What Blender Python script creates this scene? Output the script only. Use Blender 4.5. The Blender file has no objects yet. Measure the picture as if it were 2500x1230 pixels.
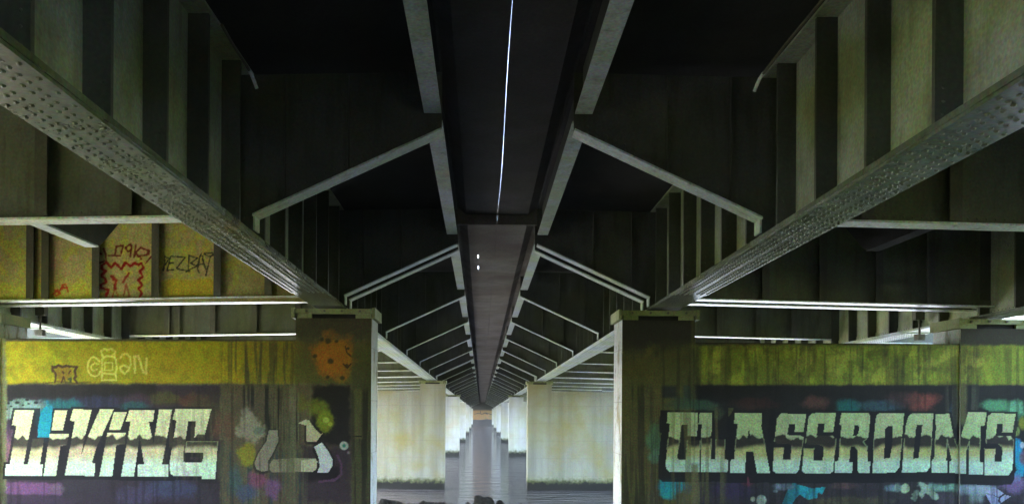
import bpy, math, random
import numpy as np
from mathutils import Vector, Matrix, noise as mnoise

random.seed(7)
scene = bpy.context.scene
COL = scene.collection

# ------------------------------------------------------------------ camera
H = 5.95            # eye above the water
F = 1900.0          # focal length in photo pixels (photo 2500 wide)
CX, CY = 1175.0, 995.0
ROLL = 0.006
cam_d = bpy.data.cameras.new('camera')
cam = bpy.data.objects.new('camera', cam_d)
COL.objects.link(cam)
cam_d.sensor_fit = 'HORIZONTAL'
cam_d.sensor_width = 36.0
cam_d.lens = 36.0 * F / 2500.0
cam_d.shift_x = (1250 - CX) / 2500.0
cam_d.shift_y = (CY - 615) / 2500.0
cam_d.clip_start = 0.05
cam_d.clip_end = 6000
ca, sa = math.cos(ROLL), math.sin(ROLL)
cam.matrix_world = Matrix(((ca, -sa, 0, 0), (0, 0, -1, 0), (sa, ca, 0, H), (0, 0, 0, 1)))
scene.camera = cam

# ------------------------------------------------------------------ light
SUN_ELEV, SUN_AZ = math.radians(50), math.radians(284)   # azimuth from +Y, clockwise
w = bpy.data.worlds.new('World')
scene.world = w
w.use_nodes = True
nt = w.node_tree
sky = nt.nodes.new('ShaderNodeTexSky')
sky.sky_type = 'NISHITA'
sky.sun_disc = False
sky.sun_elevation = SUN_ELEV
sky.sun_rotation = SUN_AZ
sky.air_density = 1.0
sky.dust_density = 3.0
sky.ozone_density = 1.0
bg = nt.nodes['Background']
bg.inputs['Strength'].default_value = 0.15
nt.links.new(sky.outputs[0], bg.inputs['Color'])
sd = bpy.data.lights.new('sun', 'SUN')
sd.energy = 4.0
sd.angle = math.radians(0.5)
sd.color = (1.0, 0.95, 0.86)
sun = bpy.data.objects.new('sun', sd)
COL.objects.link(sun)
sdir = Vector((math.sin(SUN_AZ) * math.cos(SUN_ELEV), math.cos(SUN_AZ) * math.cos(SUN_ELEV), math.sin(SUN_ELEV)))
sun.rotation_euler = sdir.to_track_quat('Z', 'Y').to_euler()

scene.view_settings.view_transform = 'Standard'
scene.view_settings.look = 'None'
scene.view_settings.gamma = 1.0
scene.view_settings.exposure = 4.55
cy = scene.cycles
cy.max_bounces = 14
cy.diffuse_bounces = 9
cy.glossy_bounces = 6
cy.caustics_reflective = True
cy.blur_glossy = 0.6
cy.sample_clamp_indirect = 6.0
cy.use_denoising = True
cy.denoiser = 'OPENIMAGEDENOISE'
cy.denoising_input_passes = 'RGB_ALBEDO_NORMAL'

# ------------------------------------------------------------------ helpers
GR = 0.0105          # the bridge falls away from the camera
M = 0.35             # centre line of the two bridges
XF = 0.02            # crossfall
def G(y): return H - GR * y
def cf(x): return -XF * max(0.0, abs(x - M) - 3.9)

def tag(o, label=None, cat=None, group=None, kind=None):
    if label: o['label'] = label
    if cat: o['category'] = cat
    if group: o['group'] = group
    if kind: o['kind'] = kind
    return o

def empty(name, loc, label, cat, group=None):
    o = bpy.data.objects.new(name, None)
    o.empty_display_size = 0.3
    o.location = loc
    COL.objects.link(o)
    tag(o, label, cat, group)
    return o

def link(name, me, parent=None, loc=(0, 0, 0)):
    o = bpy.data.objects.new(name, me)
    COL.objects.link(o)
    o.location = loc
    if parent: o.parent = parent
    return o

class MB:
    def __init__(s): s.v, s.f, s.m = [], [], []
    def add(s, vs, fs, m=0):
        b = len(s.v)
        s.v += [tuple(p) for p in vs]
        s.f += [tuple(b + i for i in q) for q in fs]
        s.m += [m] * len(fs)
    def hexa(s, p, m=0):
        # p: 8 points, bottom ring 0-3 (ccw from above), top ring 4-7
        s.add(p, [(3, 2, 1, 0), (4, 5, 6, 7), (0, 1, 5, 4), (1, 2, 6, 5), (2, 3, 7, 6), (3, 0, 4, 7)], m)
    def box(s, x0, x1, y0, y1, z0, z1, m=0, fz=None):
        P = [(x0, y0, z0), (x1, y0, z0), (x1, y1, z0), (x0, y1, z0), (x0, y0, z1), (x1, y0, z1), (x1, y1, z1), (x0, y1, z1)]
        if fz: P = [(x, y, z + fz(x, y)) for x, y, z in P]
        s.hexa(P, m)
    def prism_xz(s, poly, y0, y1, m=0):
        n = len(poly)
        vs = [(x, y0, z) for x, z in poly] + [(x, y1, z) for x, z in poly]
        fs = [tuple(range(n)), tuple(range(2 * n - 1, n - 1, -1))]
        fs += [(i, i + n, (i + 1) % n + n, (i + 1) % n) for i in range(n)]
        s.add(vs, fs, m)
    def prism_yz(s, poly, x0, x1, m=0):
        n = len(poly)
        vs = [(x0, y, z) for y, z in poly] + [(x1, y, z) for y, z in poly]
        fs = [tuple(range(n - 1, -1, -1)), tuple(range(n, 2 * n))]
        fs += [(i, (i + 1) % n, (i + 1) % n + n, i + n) for i in range(n)]
        s.add(vs, fs, m)
    def dome(s, c, r, n, h=0.6, k=6, m=0):
        # rivet head: n = outward axis
        n = Vector(n).normalized()
        a = n.orthogonal().normalized(); b = n.cross(a)
        c = Vector(c)
        vs = []
        for rr, hh in ((1.0, 0.0), (0.72, 0.65)):
            for i in range(k):
                t = 2 * math.pi * i / k
                vs.append(c + (a * math.cos(t) + b * math.sin(t)) * r * rr + n * (r * h * hh))
        vs.append(c + n * r * h)
        fs = [(i, (i + 1) % k, k + (i + 1) % k, k + i) for i in range(k)]
        fs += [(k + i, k + (i + 1) % k, 2 * k) for i in range(k)]
        s.add(vs, fs, m)
    def tube(s, pts, r, k=10, m=0):
        rings = []
        for i, p in enumerate(pts):
            p = Vector(p)
            d = (Vector(pts[min(i + 1, len(pts) - 1)]) - Vector(pts[max(i - 1, 0)])).normalized()
            a = d.cross(Vector((0.3, 0.1, 1))).normalized(); b = d.cross(a)
            rings.append([p + (a * math.cos(2 * math.pi * j / k) + b * math.sin(2 * math.pi * j / k)) * r for j in range(k)])
        vs = [v for rg in rings for v in rg]
        fs = []
        for i in range(len(pts) - 1):
            for j in range(k):
                fs.append((i * k + j, i * k + (j + 1) % k, (i + 1) * k + (j + 1) % k, (i + 1) * k + j))
        fs.append(tuple(range(k - 1, -1, -1)))
        fs.append(tuple((len(pts) - 1) * k + j for j in range(k)))
        s.add(vs, fs, m)
    def mesh(s, name, mats):
        me = bpy.data.meshes.new(name)
        me.from_pydata(s.v, [], s.f)
        for mt in (mats if isinstance(mats, (list, tuple)) else [mats]): me.materials.append(mt)
        if any(s.m): me.polygons.foreach_set('material_index', s.m)
        me.update()
        return me
    def build(s, name, mats, parent=None, loc=(0, 0, 0)):
        return link(name, s.mesh(name, mats), parent, loc)

# ------------------------------------------------------------------ materials
def nodes(name):
    m = bpy.data.materials.new(name)
    m.use_nodes = True
    t = m.node_tree
    return m, t, t.nodes['Principled BSDF']

def nd(t, kind, **kw):
    n = t.nodes.new(kind)
    for k, v in kw.items():
        if k.startswith('i_'): n.inputs[k[2:].replace('_', ' ')].default_value = v
        else: setattr(n, k, v)
    return n

def noise(t, vec, scale, detail=4, rough=0.55, stretch=None):
    if stretch:
        mp = nd(t, 'ShaderNodeMapping')
        mp.inputs['Scale'].default_value = stretch
        t.links.new(vec, mp.inputs['Vector']); vec = mp.outputs[0]
    n = nd(t, 'ShaderNodeTexNoise')
    n.inputs['Scale'].default_value = scale
    n.inputs['Detail'].default_value = detail
    n.inputs['Roughness'].default_value = rough
    t.links.new(vec, n.inputs['Vector'])
    return n.outputs['Fac']

def ramp(t, fac, stops):
    r = nd(t, 'ShaderNodeValToRGB')
    e = r.color_ramp.elements
    while len(e) < len(stops): e.new(0.5)
    for el, (p, c) in zip(e, stops):
        el.position = p
        el.color = (*c, 1) if len(c) == 3 else c
    t.links.new(fac, r.inputs['Fac'])
    return r.outputs['Color']

def mix(t, a, b, fac, mode='MIX'):
    n = nd(t, 'ShaderNodeMix', data_type='RGBA', blend_type=mode)
    for sock, v in ((n.inputs[6], a), (n.inputs[7], b), (n.inputs[0], fac)):
        if isinstance(v, (int, float)): sock.default_value = v
        elif isinstance(v, tuple): sock.default_value = (*v, 1)
        else: t.links.new(v, sock)
    return n.outputs[2]

def math_(t, op, a, b=0.0):
    n = nd(t, 'ShaderNodeMath', operation=op)
    for s, v in ((n.inputs[0], a), (n.inputs[1], b)):
        if isinstance(v, (int, float)): s.default_value = v
        else: t.links.new(v, s)
    return n.outputs[0]

def bump(t, bs, h, strength, dist=0.02):
    b = nd(t, 'ShaderNodeBump')
    b.inputs['Strength'].default_value = strength
    b.inputs['Distance'].default_value = dist
    t.links.new(h, b.inputs['Height'])
    t.links.new(b.outputs[0], bs.inputs['Normal'])

def pos(t): return nd(t, 'ShaderNodeNewGeometry').outputs['Position']

def tint(t, col, p, scale, k, detail=2):
    # patchy change of hue: algae, rust bloom, old paint
    n = nd(t, 'ShaderNodeTexNoise')
    n.inputs['Scale'].default_value = scale; n.inputs['Detail'].default_value = detail
    t.links.new(p, n.inputs['Vector'])
    m = nd(t, 'ShaderNodeVectorMath', operation='MULTIPLY_ADD')
    m.inputs[1].default_value = (k, k, k); m.inputs[2].default_value = (1 - k / 2,) * 3
    t.links.new(n.outputs['Color'], m.inputs[0])
    return mix(t, col, m.outputs[0], 1.0, 'MULTIPLY')

def patina(t, col, p, scale, k):
    # olive, green and blue-grey patches of weathered paint and algae
    n = noise(t, p, scale, 4, 0.6)
    r = ramp(t, n, [(0.30, (0.98, 0.86, 0.52)), (0.43, (0.82, 0.98, 0.62)), (0.54, (0.92, 0.98, 0.96)), (0.68, (0.86, 0.98, 1.12))])
    return mix(t, col, r, k, 'MULTIPLY')

def steel(name, c0, c1, rust=0.25, rough=0.45):
    m, t, b = nodes(name)
    p = pos(t)
    big = noise(t, p, 1.1, 5, 0.6)
    col = ramp(t, big, [(0.35, c0), (0.65, c1)])
    drip = noise(t, p, 3.0, 4, 0.6, (2.0, 2.0, 0.25))
    dk = ramp(t, drip, [(0.52, (1, 1, 1)), (0.72, (0.55, 0.5, 0.42))])
    col = mix(t, col, dk, 0.8, 'MULTIPLY')
    rn = noise(t, p, 2.3, 6, 0.7)
    rf = ramp(t, rn, [(0.60, (0, 0, 0)), (0.72, (rust, rust, rust))])
    col = mix(t, col, (0.10, 0.055, 0.025), rf)
    fine = noise(t, p, 28.0, 2, 0.5)
    col = mix(t, col, ramp(t, fine, [(0.3, (0.75, 0.75, 0.75)), (0.7, (1.15, 1.15, 1.15))]), 0.7, 'MULTIPLY')
    col = tint(t, patina(t, col, p, 0.8, 1.0), p, 24.0, 1.1)
    t.links.new(col, b.inputs['Base Color'])
    b.inputs['Roughness'].default_value = rough
    b.inputs['Specular IOR Level'].default_value = 0.5
    bump(t, b, fine, 0.15, 0.004)
    return m

def concrete(name, base, stain, tide=True, white=0.0):
    m, t, b = nodes(name)
    p = pos(t)
    sp = nd(t, 'ShaderNodeSeparateXYZ'); t.links.new(p, sp.inputs[0])
    z = sp.outputs['Z']
    streak = noise(t, p, 1.0, 5, 0.6, (1.7, 1.7, 0.10))
    blot = noise(t, p, 0.42, 4, 0.6)
    fine = noise(t, p, 22.0, 3, 0.6)
    col = ramp(t, streak, [(0.30, tuple(c * 0.72 for c in base)), (0.52, base), (0.75, tuple(min(1, c * 1.18) for c in base))])
    sf = ramp(t, blot, [(0.42, (0, 0, 0)), (0.66, (0.75, 0.75, 0.75))])
    col = mix(t, col, stain, sf)
    if white:
        pw = noise(t, p, 1.6, 6, 0.65, (1.5, 1.5, 0.5))
        col = mix(t, col, (0.62, 0.65, 0.66), ramp(t, pw, [(0.40, (0, 0, 0)), (0.46, (white,) * 3)]))
        pk = noise(t, p, 2.6, 6, 0.7, (1.5, 1.5, 0.6))
        col = mix(t, col, (0.05, 0.045, 0.05), ramp(t, pk, [(0.60, (0, 0, 0)), (0.66, (0.8,) * 3)]))
    col = mix(t, col, ramp(t, fine, [(0.3, (0.8, 0.8, 0.8)), (0.7, (1.12, 1.12, 1.12))]), 0.8, 'MULTIPLY')
    if tide:
        jag = noise(t, p, 3.5, 5, 0.7)
        zz = math_(t, 'ADD', z, math_(t, 'MULTIPLY', math_(t, 'SUBTRACT', jag, 0.5), 0.9))
        col = mix(t, col, (0.085, 0.10, 0.02), ramp(t, math_(t, 'MULTIPLY', zz, 0.5), [(0.42, (0.85,) * 3), (0.56, (0, 0, 0))]))
        col = mix(t, col, (0.012, 0.012, 0.008), ramp(t, math_(t, 'MULTIPLY', zz, 0.5), [(0.33, (1,) * 3), (0.43, (0, 0, 0))]))
    sp2 = nd(t, 'ShaderNodeSeparateXYZ'); t.links.new(p, sp2.inputs[0])
    fr = math_(t, 'FRACT', math_(t, 'MULTIPLY', sp2.outputs['Z'], 0.82))
    col = mix(t, col, (0.10, 0.09, 0.07), ramp(t, fr, [(0.0, (0.55,) * 3), (0.018, (0, 0, 0))]))
    col = tint(t, patina(t, col, p, 0.45, 0.35), p, 18.0, 0.7)
    t.links.new(col, b.inputs['Base Color'])
    b.inputs['Roughness'].default_value = 0.88
    b.inputs['Specular IOR Level'].default_value = 0.25
    bump(t, b, mix(t, fine, streak, 0.5), 0.35, 0.02)
    return m

def painted(name, rough=0.75):
    m, t, b = nodes(name)
    a = nd(t, 'ShaderNodeAttribute', attribute_name='paint')
    p = pos(t)
    fine = noise(t, p, 34.0, 3, 0.6)
    med = noise(t, p, 6.0, 4, 0.6)
    col = mix(t, a.outputs['Color'], ramp(t, fine, [(0.3, (0.72, 0.72, 0.72)), (0.7, (1.2, 1.2, 1.2))]), 0.9, 'MULTIPLY')
    col = mix(t, col, ramp(t, med, [(0.3, (0.8, 0.8, 0.8)), (0.7, (1.15, 1.15, 1.15))]), 0.8, 'MULTIPLY')
    col = tint(t, tint(t, col, p, 1.3, 0.4, 3), p, 26.0, 1.5)
    t.links.new(col, b.inputs['Base Color'])
    b.inputs['Roughness'].default_value = rough
    b.inputs['Specular IOR Level'].default_value = 0.25
    bump(t, b, fine, 0.3, 0.01)
    return m

def plain(name, c0, c1, scale, rough=0.9, bmp=0.5, dist=0.05):
    m, t, b = nodes(name)
    p = pos(t)
    n = noise(t, p, scale, 6, 0.65)
    t.links.new(ramp(t, n, [(0.32, c0), (0.68, c1)]), b.inputs['Base Color'])
    b.inputs['Roughness'].default_value = rough
    b.inputs['Specular IOR Level'].default_value = 0.2
    bump(t, b, n, bmp, dist)
    return m

M_GIRDER = steel('girder_steel', (0.20, 0.22, 0.14), (0.38, 0.40, 0.32), 0.5, 0.5)
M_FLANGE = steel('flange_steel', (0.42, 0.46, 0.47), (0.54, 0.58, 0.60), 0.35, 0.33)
M_BEAM = steel('beam_steel', (0.085, 0.088, 0.052), (0.14, 0.142, 0.09), 0.6, 0.6)
M_STIFF = steel('dark_stiffener_steel', (0.06, 0.055, 0.04), (0.11, 0.10, 0.075), 0.7, 0.6)
M_GSTIFF = steel('girder_stiffener_steel', (0.035, 0.038, 0.026), (0.07, 0.074, 0.055), 0.6, 0.55)
M_BRACKET = steel('bracket_steel', (0.045, 0.048, 0.04), (0.075, 0.078, 0.065), 0.5, 0.6)
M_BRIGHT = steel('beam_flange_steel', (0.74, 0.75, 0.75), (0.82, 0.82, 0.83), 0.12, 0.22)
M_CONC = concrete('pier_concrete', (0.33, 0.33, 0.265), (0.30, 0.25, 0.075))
M_CONC_FAR = concrete('lit_far_pier_concrete', (0.54, 0.56, 0.565), (0.46, 0.44, 0.34))  # paler copy of the pier concrete, carrying the stronger light over open water
M_WHITEWASH = concrete('flaking_whitewash', (0.36, 0.35, 0.27), (0.30, 0.28, 0.15), False, 0.95)
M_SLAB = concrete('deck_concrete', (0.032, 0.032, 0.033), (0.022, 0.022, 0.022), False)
M_MEDIAN = concrete('median_concrete', (0.075, 0.073, 0.075), (0.05, 0.046, 0.044), False)
M_PAINT = painted('painted_concrete')
M_PAINTED_STEEL = painted('painted_steel', 0.6)
M_PLATE = steel('mossy_bearing_steel', (0.15, 0.17, 0.05), (0.25, 0.26, 0.13), 0.25, 0.6)
M_NEARFL = steel('shade_darkened_flange_steel', (0.09, 0.10, 0.07), (0.165, 0.18, 0.14), 0.5, 0.27)  # same flange paint, darkened to carry the dim light over the near bank
M_MEDIAN_FAR = concrete('pinkish_median_concrete', (0.15, 0.14, 0.135), (0.065, 0.05, 0.045), False)
M_PAD = plain('black_seal_and_shade', (0.006, 0.006, 0.006), (0.012, 0.012, 0.012), 9, 0.8, 0.2)  # black of the joint strip, also used for painted shade
M_ROCK = plain('dark_rock', (0.025, 0.023, 0.02), (0.075, 0.07, 0.06), 5, 0.85, 0.8, 0.05)
M_PIPE = steel('pipe_steel', (0.22, 0.23, 0.20), (0.32, 0.33, 0.3), 0.4, 0.4)
M_CAPW = steel('pale_pipe_end', (0.6, 0.6, 0.62), (0.7, 0.7, 0.72), 0.1, 0.3)

def mat_ground():
    m, t, b = nodes('bank_earth')
    p = pos(t)
    n = noise(t, p, 0.8, 6, 0.65)
    f = noise(t, p, 9, 5, 0.7)
    col = ramp(t, n, [(0.3, (0.03, 0.028, 0.02)), (0.7, (0.065, 0.06, 0.042))])
    sp = nd(t, 'ShaderNodeSeparateXYZ'); t.links.new(p, sp.inputs[0])
    ax = math_(t, 'ABSOLUTE', math_(t, 'SUBTRACT', sp.outputs['X'], M))
    ed = math_(t, 'ADD', math_(t, 'MULTIPLY', ax, 0.03), math_(t, 'MULTIPLY', n, 0.2))
    col = mix(t, col, ramp(t, f, [(0.3, (0.035, 0.045, 0.012)), (0.7, (0.085, 0.095, 0.028))]), ramp(t, ed, [(0.50, (0, 0, 0)), (0.58, (1, 1, 1))]))
    t.links.new(col, b.inputs['Base Color'])
    b.inputs['Roughness'].default_value = 0.95
    bump(t, b, f, 0.6, 0.06)
    return m
M_GROUND = mat_ground()

def mat_water():
    m, t, b = nodes('river_water')
    p = pos(t)
    n1 = noise(t, p, 1.1, 3, 0.5, (0.55, 1.6, 1))
    n2 = noise(t, p, 5.0, 3, 0.6, (0.6, 1.7, 1))
    n0 = noise(t, p, 0.42, 3, 0.55, (0.5, 1.7, 1))
    h = math_(t, 'ADD', math_(t, 'MULTIPLY', n0, 1.6), math_(t, 'ADD', math_(t, 'MULTIPLY', n1, 1.0), math_(t, 'MULTIPLY', n2, 0.3)))
    b.inputs['Base Color'].default_value = (0.085, 0.08, 0.085, 1)
    b.inputs['Roughness'].default_value = 0.04
    b.inputs['IOR'].default_value = 1.33
    bump(t, b, h, 1.0, 0.16)
    return m
M_WATER = mat_water()

# ------------------------------------------------------------------ numpy paint
def vnoise(x, y, seed=0):
    xi = np.floor(x).astype(np.int64); yi = np.floor(y).astype(np.int64)
    xf = x - xi; yf = y - yi
    u = xf * xf * (3 - 2 * xf); v = yf * yf * (3 - 2 * yf)
    def h(a, b):
        n = (a * 374761393 + b * 668265263 + seed * 1442695041) & 0xffffffff
        n = ((n ^ (n >> 13)) * 1274126177) & 0xffffffff
        return ((n ^ (n >> 16)) & 0xffff) / 65535.0
    return (h(xi, yi) * (1 - u) + h(xi + 1, yi) * u) * (1 - v) + (h(xi, yi + 1) * (1 - u) + h(xi + 1, yi + 1) * u) * v

def fbm(x, y, seed=0, o=4):
    s = 0; a = 0.5; tot = 0
    for i in range(o):
        s = s + a * vnoise(x, y, seed + i * 17); tot += a
        a *= 0.5; x = x * 2.03; y = y * 2.03
    return s / tot

def sstep(a, b, x):
    t = np.clip((x - a) / (b - a), 0, 1)
    return t * t * (3 - 2 * t)

ALB = 1.05
def lin(c):
    c = np.array(c, float) / 255.0
    return np.where(c <= 0.04045, c / 12.92, ((c + 0.055) / 1.055) ** 2.4) / ALB

def inside(px, py, poly):
    r = np.zeros(px.shape, bool)
    n = len(poly)
    for i in range(n):
        x0, y0 = poly[i]; x1, y1 = poly[(i + 1) % n]
        if y0 == y1: continue
        c = ((y0 > py) != (y1 > py)) & (px < (x1 - x0) * (py - y0) / (y1 - y0) + x0)
        r ^= c
    return r

class Paint:
    """Colours of the paint on a wall, laid out over photo pixels projected onto that wall."""
    def __init__(s, px, py, base, seed=1):
        s.x, s.y, s.seed = px, py, seed
        s.c = np.empty(px.shape + (3,)); s.c[:] = lin(base)
        s.j = fbm(px / 18.0, py / 18.0, seed) - 0.5
        s.jf = fbm(px / 5.0, py / 5.0, seed + 5) - 0.5
        s.st = fbm(px / 7.0, py / 120.0, seed + 9) - 0.5
    def lay(s, col, mask):
        m = np.clip(mask, 0, 1)[..., None]
        s.c = s.c * (1 - m) + lin(col) * m
    def blob(s, col, cx, cy, rx, ry, a=1.0, soft=0.5, rag=0.8):
        d = np.sqrt(((s.x - cx) / rx) ** 2 + ((s.y - cy) / ry) ** 2) + s.j * rag + s.jf * 0.3 * rag
        s.lay(col, a * (1 - sstep(1 - soft, 1 + soft * 0.4, d)))
    def rect(s, col, x0, x1, y0, y1, a=1.0, e=4, rag=8):
        jx = s.j * rag; jy = s.j * rag
        m = sstep(x0 - e, x0 + e, s.x + jx) * (1 - sstep(x1 - e, x1 + e, s.x + jx))
        m = m * sstep(y0 - e, y0 + e, s.y + jy) * (1 - sstep(y1 - e, y1 + e, s.y + jy))
        s.lay(col, a * m)
    def streaks(s, col, x0, x1, y0, y1, a=1.0, lo=0.02, hi=0.1, seed=3, wpx=6.0, hpx=140.0):
        n = fbm(s.x / wpx, s.y / hpx, seed) - 0.5
        m = sstep(lo, hi, n) * sstep(x0 - 8, x0 + 8, s.x) * (1 - sstep(x1 - 8, x1 + 8, s.x))
        m = m * sstep(y0 - 12, y0 + 12, s.y) * (1 - sstep(y1 - 12, y1 + 12, s.y))
        s.lay(col, a * m)
    def poly(s, col, pts, a=1.0):
        s.lay(col, a * inside(s.x, s.y, pts).astype(float))
    def stroke(s, col, pts, wd, a=1.0):
        d = np.full(s.x.shape, 1e9)
        for (x0, y0), (x1, y1) in zip(pts[:-1], pts[1:]):
            dx, dy = x1 - x0, y1 - y0
            L = dx * dx + dy * dy + 1e-9
            t = np.clip(((s.x - x0) * dx + (s.y - y0) * dy) / L, 0, 1)
            d = np.minimum(d, np.hypot(s.x - x0 - t * dx, s.y - y0 - t * dy))
        d = d + s.jf * wd * 0.8
        s.lay(col, a * (1 - sstep(wd * 0.35, wd * 0.75, d)))

def to_px(X, Y, Z):
    dz = Z - H
    return CX + F * (X * ca + dz * sa) / Y, CY - F * (-X * sa + dz * ca) / Y

def painted_box(name, x0, x1, y0, y1, z0, z1, zlow, step, fn, mats, parent, loc):
    """Closed block whose front (-Y) face is a fine grid carrying the 'paint' colour."""
    nx = max(2, int((x1 - x0) / step)); nz = max(2, int((z1 - z0) / step))
    xs = np.linspace(x0, x1, nx + 1); zs = np.linspace(z0, z1, nz + 1)
    zs = np.concatenate([[zlow], zs]); nz += 1
    XX, ZZ = np.meshgrid(xs, zs)
    n1 = nx + 1
    V = np.stack([XX.ravel(), np.full(XX.size, y0), ZZ.ravel()], 1)
    i, j = np.meshgrid(np.arange(nx), np.arange(nz))
    a = (j * n1 + i).ravel()
    Q = np.stack([a, a + 1, a + 1 + n1, a + n1], 1)
    px, py = to_px(XX, y0, ZZ)
    cols = fn(px, py)
    b = len(V)
    back = np.array([(x0, y0, zlow), (x1, y0, zlow), (x1, y0, z1), (x0, y0, z1),
                     (x0, y1, zlow), (x1, y1, zlow), (x1, y1, z1), (x0, y1, z1)])
    V = np.concatenate([V, back]) - np.array(loc)
    Q2 = np.array([(b + 1, b + 5, b + 6, b + 2), (b + 4, b, b + 3, b + 7), (b + 3, b + 2, b + 6, b + 7), (b + 5, b + 4, b + 7, b + 6), (b, b + 4, b + 5, b + 1)])
    Q = np.concatenate([Q, Q2])
    me = bpy.data.meshes.new(name)
    me.vertices.add(len(V)); me.vertices.foreach_set('co', V.ravel())
    me.loops.add(len(Q) * 4); me.loops.foreach_set('vertex_index', Q.ravel().astype(np.int32))
    me.polygons.add(len(Q))
    me.polygons.foreach_set('loop_start', np.arange(0, len(Q) * 4, 4, dtype=np.int32))
    me.polygons.foreach_set('loop_total', np.full(len(Q), 4, dtype=np.int32))
    for mt in mats: me.materials.append(mt)
    mi = np.zeros(len(Q), dtype=np.int32); mi[-5:] = 1
    me.polygons.foreach_set('material_index', mi)
    at = me.attributes.new('paint', 'FLOAT_COLOR', 'POINT')
    C = np.ones((len(V), 4)); C[:b, :3] = np.clip(cols.reshape(-1, 3), 0.002, 0.85); C[b:, :3] = 0.2
    at.data.foreach_set('color', C.ravel())
    me.update(); me.validate()
    return link(name, me, parent)

def zs_(ox, oy, k, pts): return [(ox + x * k, oy + y * k) for x, y in pts]
K1, K4 = 300 / 1538, 320 / 1312
LETTERS_L = [zs_(0, 960, K1, p) for p in (
    [(185,205),(425,207),(350,600),(295,880),(350,882),(410,560),(552,560),(500,885),(535,890),(525,1028),(60,1022),(72,885),(122,880),(205,402),(150,390)],
    [(685,205),(842,212),(785,462),(645,460)],
    [(625,500),(862,503),(835,645),(755,655),(700,1028),(545,1025),(600,640)],
    [(915,192),(1148,203),(1060,540),(1015,780),(1100,540),(1250,197),(1422,200),(1200,690),(1150,865),(1193,872),(1180,1028),(812,1025),(935,350),(878,335)],
    [(1425,232),(1585,235),(1505,455),(1365,450)],
    [(1345,490),(1575,495),(1562,632),(1455,640),(1405,1030),(1245,1030),(1320,620)])] + \
  [zs_(280, 960, K1, p) for p in (
    [(185,205),(497,212),(480,348),(425,350),(485,630),(555,203),(718,200),(640,640),(590,885),(670,890),(668,1040),(285,1037),(285,890),(370,880),(312,540),(240,1035),(80,1035),(198,352),(140,345)],
    [(760,190),(1210,195),(1115,555),(998,550),(1015,345),(920,345),(855,780),(860,850),(885,862),(1090,862),(1112,800),(1110,740),(875,735),(895,600),(1292,600),(1258,1070),(1095,1070),(1088,1032),(745,1030),(700,1000),(685,920),(690,850),(775,332),(725,325)])]
LETTERS_R = [zs_(1580, 930, K4, p) for p in (
    [(205,312),(505,315),(500,550),(400,550),(405,430),(345,430),(300,765),(320,785),(385,785),(402,595),(530,595),(525,905),(225,903),(190,870),(185,820),(228,425),(198,415)],
    [(525,312),(650,312),(635,775),(680,778),(690,580),(780,582),(775,780),(808,785),(805,905),(535,905),(545,430),(515,425)],
    [(878,318),(1150,320),(1145,430),(1140,440),(1230,915),(1100,915),(1062,705),(988,703),(980,915),(830,915),(835,785),(870,780),(905,425),(870,420)])] + \
  [zs_(1880, 930, K4, p) for p in (
    [(110,322),(362,328),(334,505),(245,505),(255,425),(190,425),(172,537),(300,541),(335,560),(290,880),(265,918),(60,918),(25,890),(42,664),(135,664),(130,780),(205,782),(218,645),(190,626),(75,624),(45,600),(70,370)],
    [(420,318),(660,318),(632,505),(538,505),(548,425),(480,422),(466,540),(630,546),(660,575),(630,900),(600,922),(350,920),(320,895),(338,670),(440,670),(432,790),(528,790),(540,660),(515,640),(380,632),(355,615),(385,360)],
    [(715,318),(985,320),(1003,345),(985,560),(930,605),(970,650),(980,800),(1003,805),(998,915),(890,915),(875,890),(880,690),(855,655),(805,655),(792,805),(825,810),(822,915),(645,918),(650,800),(685,795),(715,440),(695,430)],
    [(1085,322),(1342,318),(1295,860),(1250,912),(1025,918),(1040,600),(1050,440),(1065,345)])] + \
  [zs_(2180, 930, K4, p) for p in (
    [(190,322),(405,322),(370,860),(335,908),(90,910),(110,640),(130,440),(155,350)],
    [(428,328),(565,325),(600,520),(645,668),(690,520),(752,310),(938,312),(920,440),(878,448),(866,805),(905,810),(902,932),(757,930),(765,600),(735,690),(735,925),(567,915),(568,800),(590,795),(543,580),(533,790),(547,800),(545,912),(388,910),(392,780),(412,780),(432,440),(424,430)],
    [(985,320),(1230,322),(1198,508),(1094,510),(1100,422),(1045,422),(1027,544),(1180,550),(1208,590),(1198,880),(1160,938),(915,938),(918,672),(1025,672),(1018,800),(1092,803),(1095,655),(1060,628),(935,618),(930,560),(950,350)])]
HOLES_R = [zs_(1580, 930, K4, [(1018,475),(1040,575),(1003,575)]),
           zs_(1880, 930, K4, [(845,440),(880,440),(897,465),(880,530),(860,545),(830,545)]),
           zs_(1880, 930, K4, [(1180,445),(1230,445),(1222,640),(1200,770),(1142,772),(1150,480)]),
           zs_(2180, 930, K4, [(245,435),(295,437),(272,640),(255,770),(200,775),(230,470)])]

def letter_mask(x, y, polys, holes=()):
    m = np.zeros(x.shape, bool)
    for p in polys: m |= inside(x, y, p)
    for p in holes: m &= ~inside(x, y, p)
    return m

def halo(x, y, polys, holes, offs):
    m = np.zeros(x.shape, bool)
    for dx, dy in offs: m |= letter_mask(x - dx, y - dy, polys, holes)
    return m.astype(float)

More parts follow.
